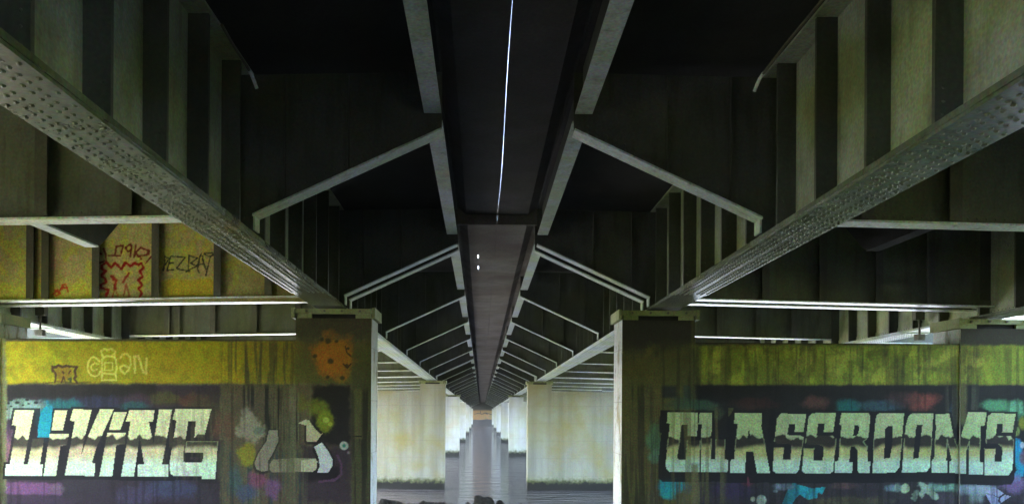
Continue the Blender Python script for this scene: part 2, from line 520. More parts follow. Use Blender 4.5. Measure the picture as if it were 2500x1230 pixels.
def chrome(P, mask, top, mid, low, bottom):
    """Letter fill painted as a chrome horizon: pale sky, ragged dark band, pale foot."""
    x, y = P.x, P.y
    e1 = 1066 + 14 * (vnoise(x / 11.0, y * 0 + 1.0, 4) - 0.5) + 3 * (vnoise(x / 3.0, y * 0, 8) - .5)
    e2 = 1089 + 12 * (vnoise(x / 22.0, y * 0 + 5.0, 6) - 0.5)
    t = sstep(1000, 1065, y)[..., None]
    c = lin(top) * (1 - t) + lin(tuple(v * 0.97 for v in top)) * t
    d = (sstep(-2, 2, y - e1))[..., None]
    c = c * (1 - d) + lin(mid) * d
    u = sstep(-6, 9, y - e2)[..., None]
    c = c * (1 - u) + lin(low) * u
    v = sstep(1105, 1135, y)[..., None]
    c = c * (1 - v) + lin(bottom) * v
    c = c * (1 + 0.35 * P.j[..., None]) * (1 + 0.25 * P.st[..., None])
    m = mask.astype(float)[..., None]
    P.c = P.c * (1 - m) + c * m

def paint_left(px, py):
    P = Paint(px, py, (86, 84, 58), 3)
    P.lay((104, 100, 70), sstep(-0.05, 0.2, P.j)); P.lay((62, 62, 44), sstep(0.03, 0.2, P.st) * 0.7)
    # yellow band
    yb = (1 - sstep(931, 939, py + P.j * 6)) * sstep(829, 836, py + P.j * 4)
    P.lay((158, 150, 6), yb * (1 - sstep(690, 760, px)))
    P.lay((178, 166, 4), yb * (1 - sstep(20, 190, px + P.j * 120)) )
    P.lay((108, 114, 6), yb * sstep(-0.02, 0.14, P.j) * (1 - sstep(690, 760, px)) * 0.35)
    P.lay((88, 78, 24), yb * sstep(520, 700, px) * 0.6)
    P.streaks((58, 60, 34), 560, 720, 830, 940, 0.7, 0.0, 0.1, 12)
    P.lay((60, 58, 36), (1 - sstep(828, 835, py)) * (px < 720))
    # column
    col = sstep(716, 722, px)
    P.lay((66, 64, 42), col * (1 - sstep(815, 850, py + P.j * 20)))
    P.lay((80, 86, 34), col * sstep(830, 880, py + P.j * 20) * (1 - sstep(930, 942, py)) * 0.8)
    P.blob((158, 104, 16), 815, 872, 56, 58, 0.9, 0.4)
    for cx, cy, r in ((806, 880, 8), (768, 870, 6), (850, 850, 4), (846, 893, 7), (802, 832, 10), (800, 920, 6), (835, 922, 6), (785, 828, 7), (822, 832, 6)):
        P.blob((38, 44, 20), cx, cy, r, r * 0.9, 0.9, 0.5, 1.2)
    P.stroke((60, 36, 18), [(843, 845), (847, 860), (858, 870)], 3)
    P.stroke((60, 36, 18), [(838, 888), (848, 898), (856, 888)], 3)
    # faded yellow tags on the band
    Z8 = lambda pts: [(60 + x * 0.136, 830 + y * 0.136) for x, y in pts]
    yl = (214, 208, 96)
    P.stroke(yl, Z8([(1340,380),(1290,320),(1240,300),(1180,330),(1140,400),(1130,500),(1150,580),(1200,630),(1270,650),(1330,620),(1360,560)]), 4, .8)
    P.stroke(yl, Z8([(1330,430),(1260,410),(1200,450),(1190,510),(1240,550),(1300,520)]), 3, .7)
    P.stroke(yl, Z8([(1390,330),(1390,590),(1640,610),(1650,450),(1640,350),(1580,290),(1480,280),(1400,330)]), 4, .75)
    P.stroke(yl, Z8([(1440,400),(1580,400),(1580,540),(1440,540),(1440,400)]), 3, .7)
    P.stroke(yl, Z8([(1390,610),(1390,715),(1640,715),(1640,620)]), 4, .75)
    P.stroke(yl, Z8([(1400,290),(1370,200),(1430,150),(1480,180),(1550,150),(1640,210),(1600,260),(1620,320)]), 5, .7)
    P.stroke(yl, Z8([(1720,320),(1760,250),(1830,240),(1890,300),(1910,420),(1880,520),(1800,600),(1740,560),(1710,480),(1790,450),(1870,490)]), 4, .7)
    P.stroke(yl, Z8([(1980,590),(1980,420),(1970,290),(2040,280),(2080,400),(2130,560),(2180,600),(2190,330)]), 5, .75)
    br = (70, 44, 20)
    P.blob((128, 98, 20), 155, 910, 28, 20, .8, .4)
    P.stroke(br, Z8([(500,560),(500,470),(560,490),(610,450),(680,480),(750,460),(830,470),(930,480),(900,560),(920,640),(890,690),(940,760)]), 6)
    P.stroke(br, Z8([(510,540),(560,600),(560,690),(540,760)]), 5)
    P.stroke(br, Z8([(660,760),(700,650),(740,760)]), 3); P.stroke((60, 66, 30), Z8([(790,700),(830,680),(830,740)]), 5)
    P.stroke(br, Z8([(680,560),(700,590)]), 4); P.stroke(br, Z8([(820,550),(800,590)]), 4)
    P.stroke(br, Z8([(380,770),(600,740),(900,770),(1180,750)]), 4, .6)
    # mural ground
    mur = sstep(936, 944, py + P.j * 8) * (1 - sstep(533, 542, px + P.j * 6)) * sstep(14, 22, px + P.j * 10)
    P.lay((52, 44, 50), mur)
    P.rect((32, 30, 24), 22, 380, 936, 972, .9, 8, 14)
    P.blob((44, 50, 74), 250, 985, 110, 20, .9); P.blob((70, 52, 66), 330, 978, 60, 18, .7)
    P.blob((92, 58, 40), 470, 980, 46, 22, .8); P.blob((78, 78, 34), 400, 972, 40, 20, .8)
    P.blob((72, 66, 44), 500, 1010, 50, 60, .8); P.blob((92, 64, 46), 535, 1040, 22, 40, .7)
    P.blob((24, 104, 104), 150, 992, 60, 20, .9); P.blob((28, 92, 92), 330, 992, 40, 14, .7)
    P.blob((20, 146, 158), 112, 1030, 26, 48, 1, .25)
    P.blob((128, 160, 150), 62, 990, 52, 17, .95, .3); P.blob((150, 178, 160), 22, 1010, 14, 18, .9)
    for cx, cy, r in ((27,976,5),(20,984,5),(42,982,7),(66,975,6),(88,982,7),(56,988,4),(70,985,4),(27,991,4),(16,998,4)):
        P.blob((28, 36, 34), cx, cy, r, r * .6, 1, .4, .3)
    P.blob((138, 98, 112), 18, 1090, 16, 50, .9); P.blob((80, 60, 84), 22, 1050, 12, 30, .7)
    P.blob((60, 66, 88), 420, 1190, 70, 30, .8); P.blob((72, 66, 92), 330, 1210, 60, 26, .6)
    P.rect((118, 76, 116), 12, 150, 1178, 1206, .85, 4, 12); P.blob((106, 84, 100), 140, 1192, 24, 12, .8)
    P.blob((62, 46, 62), 80, 1222, 100, 16, .8)
    P.blob((122, 128, 84), 8, 1020, 10, 300, .9, .5)
    # washed stretch with streaks
    ws = sstep(536, 546, px) * sstep(936, 946, py)
    P.lay((84, 78, 54), ws * 0.9)
    P.streaks((30, 34, 28), 590, 730, 940, 1080, .95, .02, .12, 21, 7, 220)
    P.streaks((40, 62, 62), 540, 740, 1100, 1260, .8, .0, .1, 23, 6, 160)
    P.streaks((104, 106, 76), 600, 760, 940, 1260, .7, .06, .16, 25, 8, 260)
    P.blob((92, 62, 46), 560, 1040, 18, 40, .6); P.blob((58, 88, 86), 575, 1175, 22, 40, .7)
    P.blob((150, 148, 118), 610, 1044, 32, 34, .72, .35, 1.2); P.blob((142, 140, 116), 600, 1010, 12, 16, .7)
    P.blob((66, 92, 80), 632, 1050, 14, 10, .6)
    P.blob((132, 134, 16), 602, 1108, 23, 30, .8, .35)
    P.blob((130, 66, 92), 625, 1172, 24, 22, .8); P.blob((110, 76, 112), 668, 1192, 22, 26, .8); P.blob((58, 74, 104), 600, 1200, 30, 24, .6)
    # dark mural to the right, on the column
    P.rect((20, 18, 18), 762, 856, 940, 1085, .95, 6, 14)
    P.rect((46, 34, 48), 735, 858, 1085, 1225, .85, 12, 30)
    P.rect((22, 18, 20), 745, 828, 1135, 1172, .9, 8, 10)
    P.blob((102, 112, 28), 775, 995, 30, 26, .9); P.blob((112, 128, 26), 795, 1030, 24, 30, .95, .3); P.blob((92, 100, 30), 738, 985, 14, 24, .8)
    P.blob((158, 176, 74), 796, 1025, 8, 8, 1, .3, .3); P.blob((140, 160, 50), 806, 1035, 6, 6, 1, .3, .3)
    P.stroke((92, 60, 92), zs_(560, 930, K4, [(1080,740),(1120,830),(1120,930),(1060,985),(900,1005)]), 5, .8)
    Z3 = lambda p: zs_(560, 930, K4, p)
    for grow in ((-5, 3), (4, 4), (-3, -3), (5, -2), (-4, 7), (0, 6)):
        for pl in ([(395,490),(480,490),(490,600),(430,730),(385,800),(390,890),(330,905),(270,880),(250,820),(290,720),(370,600)],):
            P.poly((34, 34, 30), [(x + grow[0], y + grow[1]) for x, y in Z3(pl)], .45)
        P.poly((26, 24, 24), [(x + grow[0], y + grow[1]) for x, y in Z3([(770,390),(800,395),(860,480),(910,530),(935,518),(870,605),(770,600)])], .6)
        P.poly((22, 20, 22), [(x + grow[0], y + grow[1]) for x, y in Z3([(848,655),(925,612),(990,700),(1030,780),(1030,850),(990,910),(880,910),(905,850),(890,750)])], .8)
    P.poly((138, 134, 110), Z3([(395,490),(480,490),(490,600),(430,730),(385,800),(390,890),(330,905),(270,880),(250,820),(290,720),(370,600)]), .9)
    P.poly((136, 134, 102), Z3([(400,830),(440,780),(640,770),(860,772),(880,800),(870,880),(830,905),(430,910),(400,880)]), .8)
    P.poly((190, 190, 158), Z3([(720,790),(860,772),(880,800),(870,880),(830,905),(720,905)]), .8)
    P.poly((182, 184, 142), Z3([(690,420),(770,380),(800,395),(860,480),(910,530),(935,518),(870,605),(770,600),(770,440)]), .95)
    P.poly((196, 210, 206), Z3([(848,655),(925,612),(990,700),(1030,780),(1030,850),(990,910),(880,910),(905,850),(890,750)]), .98)
    P.blob((170, 184, 168), 840, 1087, 11, 11, 1, .2, .2); P.blob((40, 128, 108), 840, 1087, 5, 5, 1, .3, .2); P.blob((120, 110, 110), 851, 1104, 4, 4, 1, .3, .2)
    P.streaks((86, 88, 62), 690, 748, 935, 1260, .6, -.0, .12, 31, 12, 400)
    # right margin of the column
    mg = sstep(856, 862, px)
    P.lay((70, 72, 40), mg * sstep(780, 950, py)); P.streaks((34, 34, 24), 858, 906, 950, 1300, .85, .0, .08, 41, 5, 200)
    P.rect((96, 96, 50), 864, 884, 950, 1070, .6, 4, 4); P.stroke((24, 24, 18), [(862, 1064), (882, 1064)], 3)
    P.streaks((22, 22, 16), -60, 700, 944, 1260, .42, .07, .17, 91, 9, 230)
    P.streaks((34, 32, 18), 540, 735, 836, 944, .4, .05, .15, 92, 9, 230)
    # lettering
    lm = letter_mask(px, py, LETTERS_L)
    P.lay((24, 24, 26), halo(px, py, LETTERS_L, (), [(a, b) for a in (-5, 0, 5, 11, 16) for b in (-5, 0, 6, 10)]) * .93 * (1 - .6 * sstep(470, 530, px + P.j * 40)))
    P.lay((18, 150, 162), inside(px, py, zs_(0, 960, K1, [(505,250),(560,160),(640,180),(650,300),(615,545),(470,545)])) * .95)
    chrome(P, lm, (222, 228, 172), (62, 60, 48), (206, 196, 150), (210, 234, 204))
    P.streaks((96, 92, 60), 395, 545, 1000, 1170, .3, .02, .12, 51, 6, 90)
    P.stroke((150, 160, 110), zs_(280, 960, K1, [(890, 735), (900, 600), (1290, 600), (1280, 700)]), 2, .6)
    return P.c

def paint_right(px, py):
    P = Paint(px, py, (76, 74, 42), 13)
    P.lay((96, 94, 44), sstep(-0.05, 0.2, P.j)); P.lay((50, 50, 32), sstep(0.02, 0.2, P.st) * .7)
    band = sstep(838, 846, py + P.j * 6) * (1 - sstep(933, 941, py + P.j * 6)) * sstep(1680, 1730, px)
    P.lay((108, 118, 30), band)
    P.streaks((136, 150, 42), 1715, 2520, 842, 942, .9, .0, .14, 61, 26, 70)
    P.streaks((160, 168, 62), 1730, 2520, 850, 938, .7, .06, .2, 63, 40, 40)
    P.lay((64, 66, 26), band * sstep(0.06, 0.2, P.j) * .4)
    P.streaks((70, 70, 30), 1700, 2520, 838, 940, .6, .05, .16, 65, 14, 200)
    P.lay((128, 146, 44), band * sstep(2380, 2460, px + P.j * 60) * .7)
    P.lay((48, 46, 30), (1 - sstep(836, 846, py + P.j * 6)) * sstep(1692, 1700, px))
    # column
    col = 1 - sstep(1684, 1692, px)
    P.lay((44, 42, 30), col * (1 - sstep(830, 870, py + P.j * 30)))
    P.lay((78, 76, 28), col * sstep(850, 900, py + P.j * 30) * .8)
    P.lay((74, 74, 30), col * sstep(1600, 1640, px) * sstep(820, 860, py) * (1 - sstep(935, 945, py)) * .6)
    P.streaks((34, 34, 22), 1518, 1620, 940, 1260, .7, .02, .12, 71, 8, 260)
    P.rect((86, 80, 34), 1590, 1618, 930, 1060, .6, 6, 6)
    P.blob((70, 104, 66), 1598, 1075, 22, 50, .85); P.blob((84, 120, 92), 1600, 1110, 16, 20, .7)
    # mural ground
    mur = sstep(936, 943, py + P.j * 5) * sstep(1690, 1706, px + P.j * 20)
    P.lay((24, 23, 20), mur); P.rect((34, 38, 42), 1616, 1652, 940, 972, .9, 5, 4); P.rect((40, 56, 50), 1668, 1686, 940, 990, .8, 4, 4)
    lo = mur * sstep(1160, 1175, py)
    P.lay((50, 46, 48), lo)
    P.blob((54, 84, 62), 1700, 988, 60, 14, .8); P.blob((56, 72, 50), 1655, 985, 34, 18, .7); P.blob((60, 78, 50), 1745, 1005, 22, 20, .6)
    P.blob((92, 60, 48), 1990, 982, 34, 18, .75); P.blob((64, 34, 26), 1840, 985, 60, 16, .6)
    P.blob((20, 92, 84), 2070, 995, 34, 22, .9); P.blob((50, 82, 86), 2150, 990, 60, 16, .8)
    P.blob((124, 66, 54), 2250, 980, 42, 26, .9); P.blob((70, 50, 46), 2210, 975, 50, 20, .6)
    P.blob((40, 62, 70), 2330, 1010, 18, 40, .8)
    P.blob((84, 148, 106), 2450, 990, 60, 16, .9, .5); P.blob((100, 170, 128), 2480, 1000, 28, 26, .85); P.blob((30, 30, 26), 2450, 955, 50, 14, .9)
    P.blob((140, 170, 80), 2482, 1052, 8, 12, .9); P.blob((128, 140, 30), 2496, 1030, 10, 18, .8)
    P.streaks((66, 68, 52), 2310, 2390, 940, 1240, .8, -.02, .08, 81, 8, 300)
    P.stroke((24, 140, 176), [(2482, 1082), (2486, 1120), (2492, 1150), (2480, 1165)], 20, .95); P.blob((150, 180, 176), 2496, 1086, 6, 8, 1, .3, .3)
    P.blob((116, 96, 138), 2476, 1180, 34, 26, .85); P.blob((104, 70, 84), 2498, 1120, 10, 20, .8)
    # lower figures
    P.blob((20, 140, 146), 1640, 1184, 36, 22, .95, .4); P.blob((24, 150, 150), 1632, 1205, 20, 16, .9); P.blob((30, 80, 110), 1680, 1192, 14, 14, .7)
    P.streaks((88, 84, 58), 1580, 1720, 1140, 1260, .8, .0, .1, 83, 7, 180)
    P.blob((54, 40, 70), 1800, 1195, 60, 24, .8); P.blob((110, 44, 58), 1826, 1176, 18, 14, .8)
    P.blob((176, 196, 172), 1859, 1220, 13, 13, 1, .2, .2); P.blob((176, 186, 150), 1838, 1217, 6, 6, 1, .2, .2); P.blob((120, 140, 140), 1893, 1198, 6, 4, .8)
    P.poly((24, 150, 158), zs_(1880, 930, K4, [(200,1050),(240,1000),(270,1030),(420,1070),(560,1055),(520,1130),(480,1110),(475,1165),(380,1185),(300,1130),(250,1180),(220,1230),(120,1230),(160,1120)]), .95)
    P.blob((120, 140, 148), 1915, 1187, 26, 8, .8); P.blob((96, 72, 66), 2065, 1184, 30, 10, .8)
    P.blob((84, 82, 48), 2080, 1222, 100, 14, .7)
    P.blob((110, 140, 150), 2180, 1190, 22, 10, .8); P.blob((172, 190, 150), 2210, 1192, 10, 13, .95, .3); P.blob((132, 160, 142), 2190, 1188, 8, 12, .9)
    for a_, b_ in (((2246, 1178), (2280, 1212)), ((2238, 1200), (2232, 1215)), ((2262, 1190), (2250, 1206)), ((2275, 1200), (2286, 1212))):
        P.stroke((150, 178, 150), [a_, b_], 12, .9)
    P.rect((122, 170, 150), 2270, 2340, 1180, 1196, .85, 5, 12); P.rect((150, 172, 180), 2335, 2430, 1182, 1206, .9, 6, 12)
    P.rect((74, 66, 76), 2290, 2360, 1200, 1235, .6, 8, 10); P.rect((136, 160, 156), 2370, 2400, 1196, 1226, .7, 8, 10)
    P.poly((164, 172, 200), zs_(2180, 930, K4, [(1010,1050),(1110,1120),(1060,1155),(920,1110)]), .95)
    P.poly((156, 168, 200), zs_(2180, 930, K4, [(925,1125),(1000,1140),(1060,1165),(1050,1200),(1080,1235),(985,1235)]), .95)
    P.poly((160, 168, 196), zs_(2180, 930, K4, [(1070,1170),(1120,1135),(1180,1150),(1080,1215)]), .95)
    P.streaks((34, 34, 30), 1800, 2440, 1170, 1260, .5, .06, .16, 85, 16, 120)
    P.streaks((18, 18, 13), 1520, 2520, 846, 1260, .45, .07, .17, 93, 9, 230)
    # lettering
    lm = letter_mask(px, py, LETTERS_R, HOLES_R)
    P.lay((19, 18, 18), halo(px, py, LETTERS_R, HOLES_R, [(a, b) for a in (-18, -11, -5, 0, 5) for b in (-5, 0, 8, 16, 24)]) * .95)
    P.poly((120, 124, 60), zs_(1580, 930, K4, [(810,265),(865,270),(840,330),(810,360)]), .3)
    chrome(P, lm, (164, 182, 126), (44, 40, 30), (170, 168, 104), (176, 206, 178))
    hi = lm * sstep(2400, 2480, px)
    P.lay((184, 214, 196), hi * sstep(1090, 1110, py) * .8)
    P.streaks((92, 88, 44), 1640, 1770, 1000, 1230, .55, .03, .13, 87, 12, 300)
    P.rect((104, 100, 62), 1688, 1706, 1130, 1240, .8, 5, 5)
    P.rect((96, 96, 50), 2338, 2360, 935, 1035, .65, 6, 6)
    for poly in LETTERS_R:
        q = [p for p in poly]
        for a_, b_ in zip(q, q[1:] + q[:1]):
            if 1072 < max(a_[1], b_[1]) and min(a_[1], b_[1]) < 1094 and abs(a_[1] - b_[1]) > 6:
                dy = b_[1] - a_[1]
                def cl(yy):
                    return a_ if abs(dy) < 1e-6 else (a_[0] + (b_[0] - a_[0]) * (yy - a_[1]) / dy, yy)
                y0, y1 = max(1070, min(a_[1], b_[1])), min(1096, max(a_[1], b_[1]))
                s0, s1 = (a_, b_) if abs(dy) < 1e-6 else (cl(y0), cl(y1))
                sel = (px > min(s0[0], s1[0]) - 6) & (px < max(s0[0], s1[0]) + 6)
                if sel.any(): P.stroke((130, 140, 96), [s0, s1], 2.2, .8)
    return P.c

def paint_beam(px, py):
    global ALB
    ALB = 0.37
    P = Paint(px, py, (116, 112, 68), 33)
    P.lay((128, 126, 48), sstep(0.0, .15, P.j) * .8); P.lay((128, 112, 80), sstep(.05, .2, -P.j) * .7)
    P.rect((128, 116, 26), 393, 530, 682, 730, .9, 4, 8)
    P.rect((58, 56, 40), -200, 800, 722, 760, .6, 4, 6)
    P.lay((150, 150, 40), sstep(660, 735, py) * (px < 230) * .6)
    P.lay((92, 84, 52), sstep(540, 640, px) * .8)
    Z7 = lambda p: [(100 + x * 0.17886, 560 + y * 0.17886) for x, y in p]
    rd, dk = (104, 8, 4), (74, 20, 12)
    zig = [(890,900),(920,830),(820,790),(820,750),(890,720),(880,670),(830,640),(840,600),(890,570),(830,530),(830,490),(890,445),(960,515),(1015,455),(1095,540),(1150,455),(1215,500),(1280,455),(1330,480),(1370,465),(1400,520),(1350,570),(1390,640),(1330,690),(1380,760),(1330,810),(1380,870),(1350,910)]
    P.stroke(rd, Z7(zig), 6, 1)
    P.stroke(rd, Z7([(970,640),(1020,700),(1010,800)]), 8, .95); P.stroke(rd, Z7([(1010,800),(960,960)]), 4, .7); P.stroke(rd, Z7([(1015,800),(1055,920)]), 3, .6)
    P.stroke(rd, Z7([(1200,600),(1120,720)]), 6, .9); P.stroke(rd, Z7([(1130,900),(1165,750),(1205,900)]), 5, .7)
    for s_ in ([(830,340),(770,310),(760,400),(800,460),(870,430)], [(850,260),(885,340),(890,430)], [(920,355),(1090,360)], [(1010,350),(1030,230),(1120,220),(1095,330)],
               [(1160,240),(1220,200),(1240,270),(1190,300),(1155,260)], [(1235,220),(1220,370)], [(1295,210),(1270,380)], [(1370,240),(1290,310),(1330,370)], [(1350,250),(1480,290),(1440,350),(1350,360),(1370,410)], [(1480,300),(1470,340)], [(1510,370),(1430,460)]):
        P.stroke(dk, Z7(s_), 4.2, 1)
    bk = (34, 36, 24)
    for s_ in ([(1685,360),(1690,450),(1670,560)], [(1690,380),(1750,390),(1700,480)], [(1770,370),(1720,560),(1810,550)], [(1750,460),(1810,455)], [(1780,365),(1970,380),(1850,530),(2030,575)],
               [(2020,350),(2010,560),(1980,575)], [(2020,355),(2140,390),(2040,460),(2130,500),(2000,560)], [(2160,590),(2140,540),(2160,400),(2190,330)], [(2140,480),(2220,470),(2210,360)], [(2220,330),(2340,320),(2360,350),(2290,370),(2240,340)], [(2310,380),(2250,630)], [(2200,400),(2250,540)]):
        P.stroke(bk, Z7(s_), 3.4, 1)
    for s_ in ([(170,880),(230,820),(260,870)], [(190,830),(260,870),(210,900)], [(280,760),(340,750),(370,850)], [(280,810),(350,790)], [(260,830),(300,760)], [(300,790),(365,800)]):
        P.stroke((132, 40, 12), Z7(s_), 4.5, .9)
    ALB = 1.05
    return P.c

def paint_abut(px, py):
    P = Paint(px, py, (46, 48, 36), 43)
    x, y = px, py
    P.rect((176, 138, 72), 1150, 1206, 1001, 1029, .95, 2, 3)
    P.lay((186, 128, 60), sstep(0, .15, fbm(x / 4, y / 4, 5) - .5) * (np.abs(y - 1016) < 11) * (np.abs(x - 1177) < 27) * .7)
    P.lay((120, 128, 60), sstep(.02, .15, fbm(x / 3, y / 3, 15) - .5) * (np.abs(y - 1016) < 12) * (x > 1180) * (x < 1204) * .6)
    P.stroke((30, 28, 20), [(1158, 1010), (1168, 1008), (1176, 1010), (1186, 1007), (1200, 1011)], 2)
    P.stroke((30, 28, 20), [(1173, 1003), (1173, 1008)], 1.5); P.stroke((30, 28, 20), [(1186, 1008), (1190, 1010)], 3)
    P.rect((190, 150, 110), 1160, 1196, 1023, 1030, .6, 2, 3)
    return P.c

# ------------------------------------------------------------------ names in words
ORD = ['nearest', 'second', 'third', 'fourth', 'fifth', 'sixth', 'farthest']
NTH = ['first', 'second', 'third', 'fourth', 'fifth', 'sixth', 'seventh', 'eighth', 'ninth']
PIERS = [18.55 + 36.5 * k for k in range(7)]
T = 1.1
GX = {'left_outer': -12.0, 'left': -3.55, 'right': 4.25, 'right_outer': 11.9}
SIDES = ('left', 'right')
Y0, Y1 = -17.9, 256.0

# ------------------------------------------------------------------ setting
def terrain():
    xs = np.concatenate([np.linspace(-160, -24, 18), np.linspace(-20, 20, 61), np.linspace(24, 160, 18)])
    ys = np.concatenate([np.linspace(-120, -22, 15), np.linspace(-20, 44, 97)])
    prof = [(-120, 6.5), (-22, 5.9), (-12, 5.0), (0, 4.25), (10, 3.8), (16.5, 3.6), (19.5, 3.2), (24, 1.4), (30, -0.8), (44, -3)]
    px_, pz_ = zip(*prof)
    v, f = [], []
    for y in ys:
        for x in xs:
            z = np.interp(y + (0.12 * max(0, abs(x) - 16)), px_, pz_)
            z += (5.5 if x < 0 else 5.8) * float(sstep(17, 26, abs(x - M))) * float(1 - sstep(6, 26, y))  # unseen side banks, raised to hold light off the near span
            z += 0.22 * (mnoise.fractal(Vector((x * 0.35, y * 0.35, 0)), 1.0, 2.0, 4))
            z -= 0.35 * math.exp(-((x - M) / 3.5) ** 2) * (1 if 6 < y < 15 else 0)
            v.append((x, y, z))
    n = len(xs)
    for j in range(len(ys) - 1):
        for i in range(n - 1):
            a = j * n + i
            f.append((a, a + 1, a + 1 + n, a + n))
    me = bpy.data.meshes.new('ground'); me.from_pydata(v, [], f); me.materials.append(M_GROUND)
    for p in me.polygons: p.use_smooth = True
    tag(link('ground', me), kind='structure')
    # far bank below the far abutment
    v, f = [], []
    xs = np.linspace(-60, 60, 121); ys = np.linspace(236, 262, 27)
    for y in ys:
        for x in xs:
            z = np.interp(y, [236, 241, 254, 262], [-0.6, 0.3, 2.0, 2.5]) + 0.35 * mnoise.fractal(Vector((x * 0.6, y * 0.6, 3)), 1.0, 2.0, 4)
            v.append((x, y, z))
    n = len(xs)
    for j in range(len(ys) - 1):
        for i in range(n - 1):
            a = j * n + i
            f.append((a, a + 1, a + 1 + n, a + n))
    me = bpy.data.meshes.new('far_bank'); me.from_pydata(v, [], f); me.materials.append(M_ROCK)
    tag(link('far_bank', me), kind='structure')
terrain()
def hills(sx):
    v, f = [], []
    us = np.linspace(0, 1, 26); ys = np.linspace(-150, 420, 150)
    for y in ys:
        for u in us:
            x = 105 + u * 62
            z = -1 + 13 * sstep(0, .55, u) + 3.5 * u * mnoise.fractal(Vector((x * .06, y * .06, sx)), 1.0, 2.0, 5) + 1.6 * u * mnoise.noise(Vector((x * .5, y * .5, sx)))
            v.append((sx * x, y, z))
    n = len(us)
    for j in range(len(ys) - 1):
        for i in range(n - 1):
            a = j * n + i
            f.append((a, a + 1, a + 1 + n, a + n) if sx > 0 else (a, a + n, a + 1 + n, a + 1))
    me = bpy.data.meshes.new('hills'); me.from_pydata(v, [], f); me.materials.append(M_HILL)
    tag(link('hills', me), kind='structure')
M_HILL = plain('wooded_hillside', (0.018, 0.022, 0.008), (0.06, 0.07, 0.022), 1.2, 0.95, 1.0, .5)
hills(1); hills(-1)
b = MB(); b.add([(-170, -190, .22), (170, -190, .22), (170, 430, .22), (-170, 430, .22)], [(0, 1, 2, 3)])
tag(b.build('water', M_WATER), kind='structure')

# ------------------------------------------------------------------ piers
COLX = {'left': ((-12.8, -11.15), (-4.3, -2.55)), 'right': ((3.25, 4.93), (11.08, 12.73))}
def pier(side, k):
    yc = PIERS[k]; y0, y1 = yc - T / 2, yc + T / 2
    top = H - GR * yc + 2.245
    wt = H - GR * yc + 1.74
    cs = COLX[side]
    low = 1.5 if k == 0 else -3.0
    loc = (sum(sum(c) for c in cs) / 4, yc, low)
    if k == 0:
        word = ('yellow banded concrete pier with the white LIVING mural' if side == 'left'
                else 'lime streaked concrete pier with the CLASSROOMS mural')
    else:
        word = f'{ORD[k]} concrete wall pier standing in the water along the {side} row'
        if k == 1:
            word = ('buff stained pier wall in the water behind the LIVING pier' if side == 'left'
                    else 'grey and buff pier wall in the water behind the CLASSROOMS pier')
    e = empty('concrete_pier', loc, word, 'pier', 'concrete piers in two rows under the bridges')
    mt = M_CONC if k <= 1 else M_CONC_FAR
    fn = paint_left if side == 'left' else paint_right
    wx0, wx1 = cs[0][1], cs[1][0]
    if k == 0:
        painted_box('wall', wx0 - .02, wx1 + .02, y0 + .04, y1 - .15, 3.45, wt, low, 0.0165, fn, [M_PAINT, M_CONC], e, loc)
    else:
        b = MB(); b.box(wx0, wx1, y0 + .04, y1 - .15, low, wt); b.v = [(x - loc[0], y - loc[1], z - loc[2]) for x, y, z in b.v]
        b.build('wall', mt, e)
    for i, (a, c) in enumerate(cs):
        tp = top + cf((a + c) / 2)
        if k == 0:
            painted_box('column', a, c, y0, y1, 3.45, tp, low, 0.0165, fn, [M_PAINT, M_WHITEWASH], e, loc)
        else:
            b = MB(); b.box(a, c, y0, y1, low, tp); b.v = [(x - loc[0], y - loc[1], z - loc[2]) for x, y, z in b.v]
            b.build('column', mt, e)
    # bearings
    for i, (a, c) in enumerate(cs):
        inner = (i == 1) == (side == 'left')
        if k > 2 or (k > 0 and not inner): continue
        tp = top + cf((a + c) / 2)
        q = {'left': ('inner' if inner else 'outer'), 'right': ('inner' if inner else 'outer')}[side]
        who = 'the LIVING pier' if side == 'left' else 'the CLASSROOMS pier'
        if k: who = f'the {ORD[k]} {side} pier'
        be = empty('bearing', ((a + c) / 2, yc, tp), f'mossy steel bearing plate on the {q} column of {who}', 'bearing', 'bearings on the pier columns')
        hw = (c - a) / 2
        b = MB(); b.box(-hw - .02, hw + .02, -T / 2 - .05, T / 2 + .05, .10, .215)
        b.build('plate', M_PLATE, be)
        for s in (-1, 1):
            b = MB(); b.box(s * (hw + .057) - .035, s * (hw + .057) + .035, -T / 2 - .09, T / 2 - .02, .0, .235)
            b.build('side_lip', M_PLATE, be)
        for bx_ in (-.62, -.2, .2, .62):
            b = MB(); b.tube([(bx_, -T / 2 - .045, .158), (bx_, -T / 2 - .085, .158)], .028, 6); b.build('anchor_bolt', M_STIFF, be)
        for s in (-1, 1):
            b = MB(); b.box(s * (hw - .2) - .17, s * (hw - .2) + .17, -T / 2 + .0, T / 2, .002, .10)
            b.build('pedestal', M_PLATE, be)
        b = MB(); b.box(-hw + .37, hw - .37, -T / 2 + .06, T / 2 - .05, .002, .099)
        b.build('shadow_gap_pad', M_PAD, be)  # black pad standing for the shadow gap below the plate
for k in range(7):
    for s in SIDES: pier(s, k)

# ------------------------------------------------------------------ main girders
ZG = 2.47       # underside of girder
ZS = 4.86       # underside of slab
def stiffener_mesh(sgn, h, deep=.25):
    b = MB()
    b.box(0, sgn * deep, -.012, .012, 0, h) if sgn > 0 else b.box(sgn * deep, 0, -.012, .012, 0, h)
    lo, hi = sorted((sgn * (deep - .02), sgn * deep))
    b.box(lo, hi, .012, .04, .05, h - .02)
    for q in range(9):
        for zz in (0.12, 0.24, 0.36):
            if q == 0: b.dome((sgn * deep * .55 + sgn * .04, -.012, zz), .017, (0, -1, 0), .6, 6)
    return b.mesh('stiffener', M_GSTIFF)
STM = {s: stiffener_mesh(s, ZS - ZG - .14) for s in (-1, 1)}

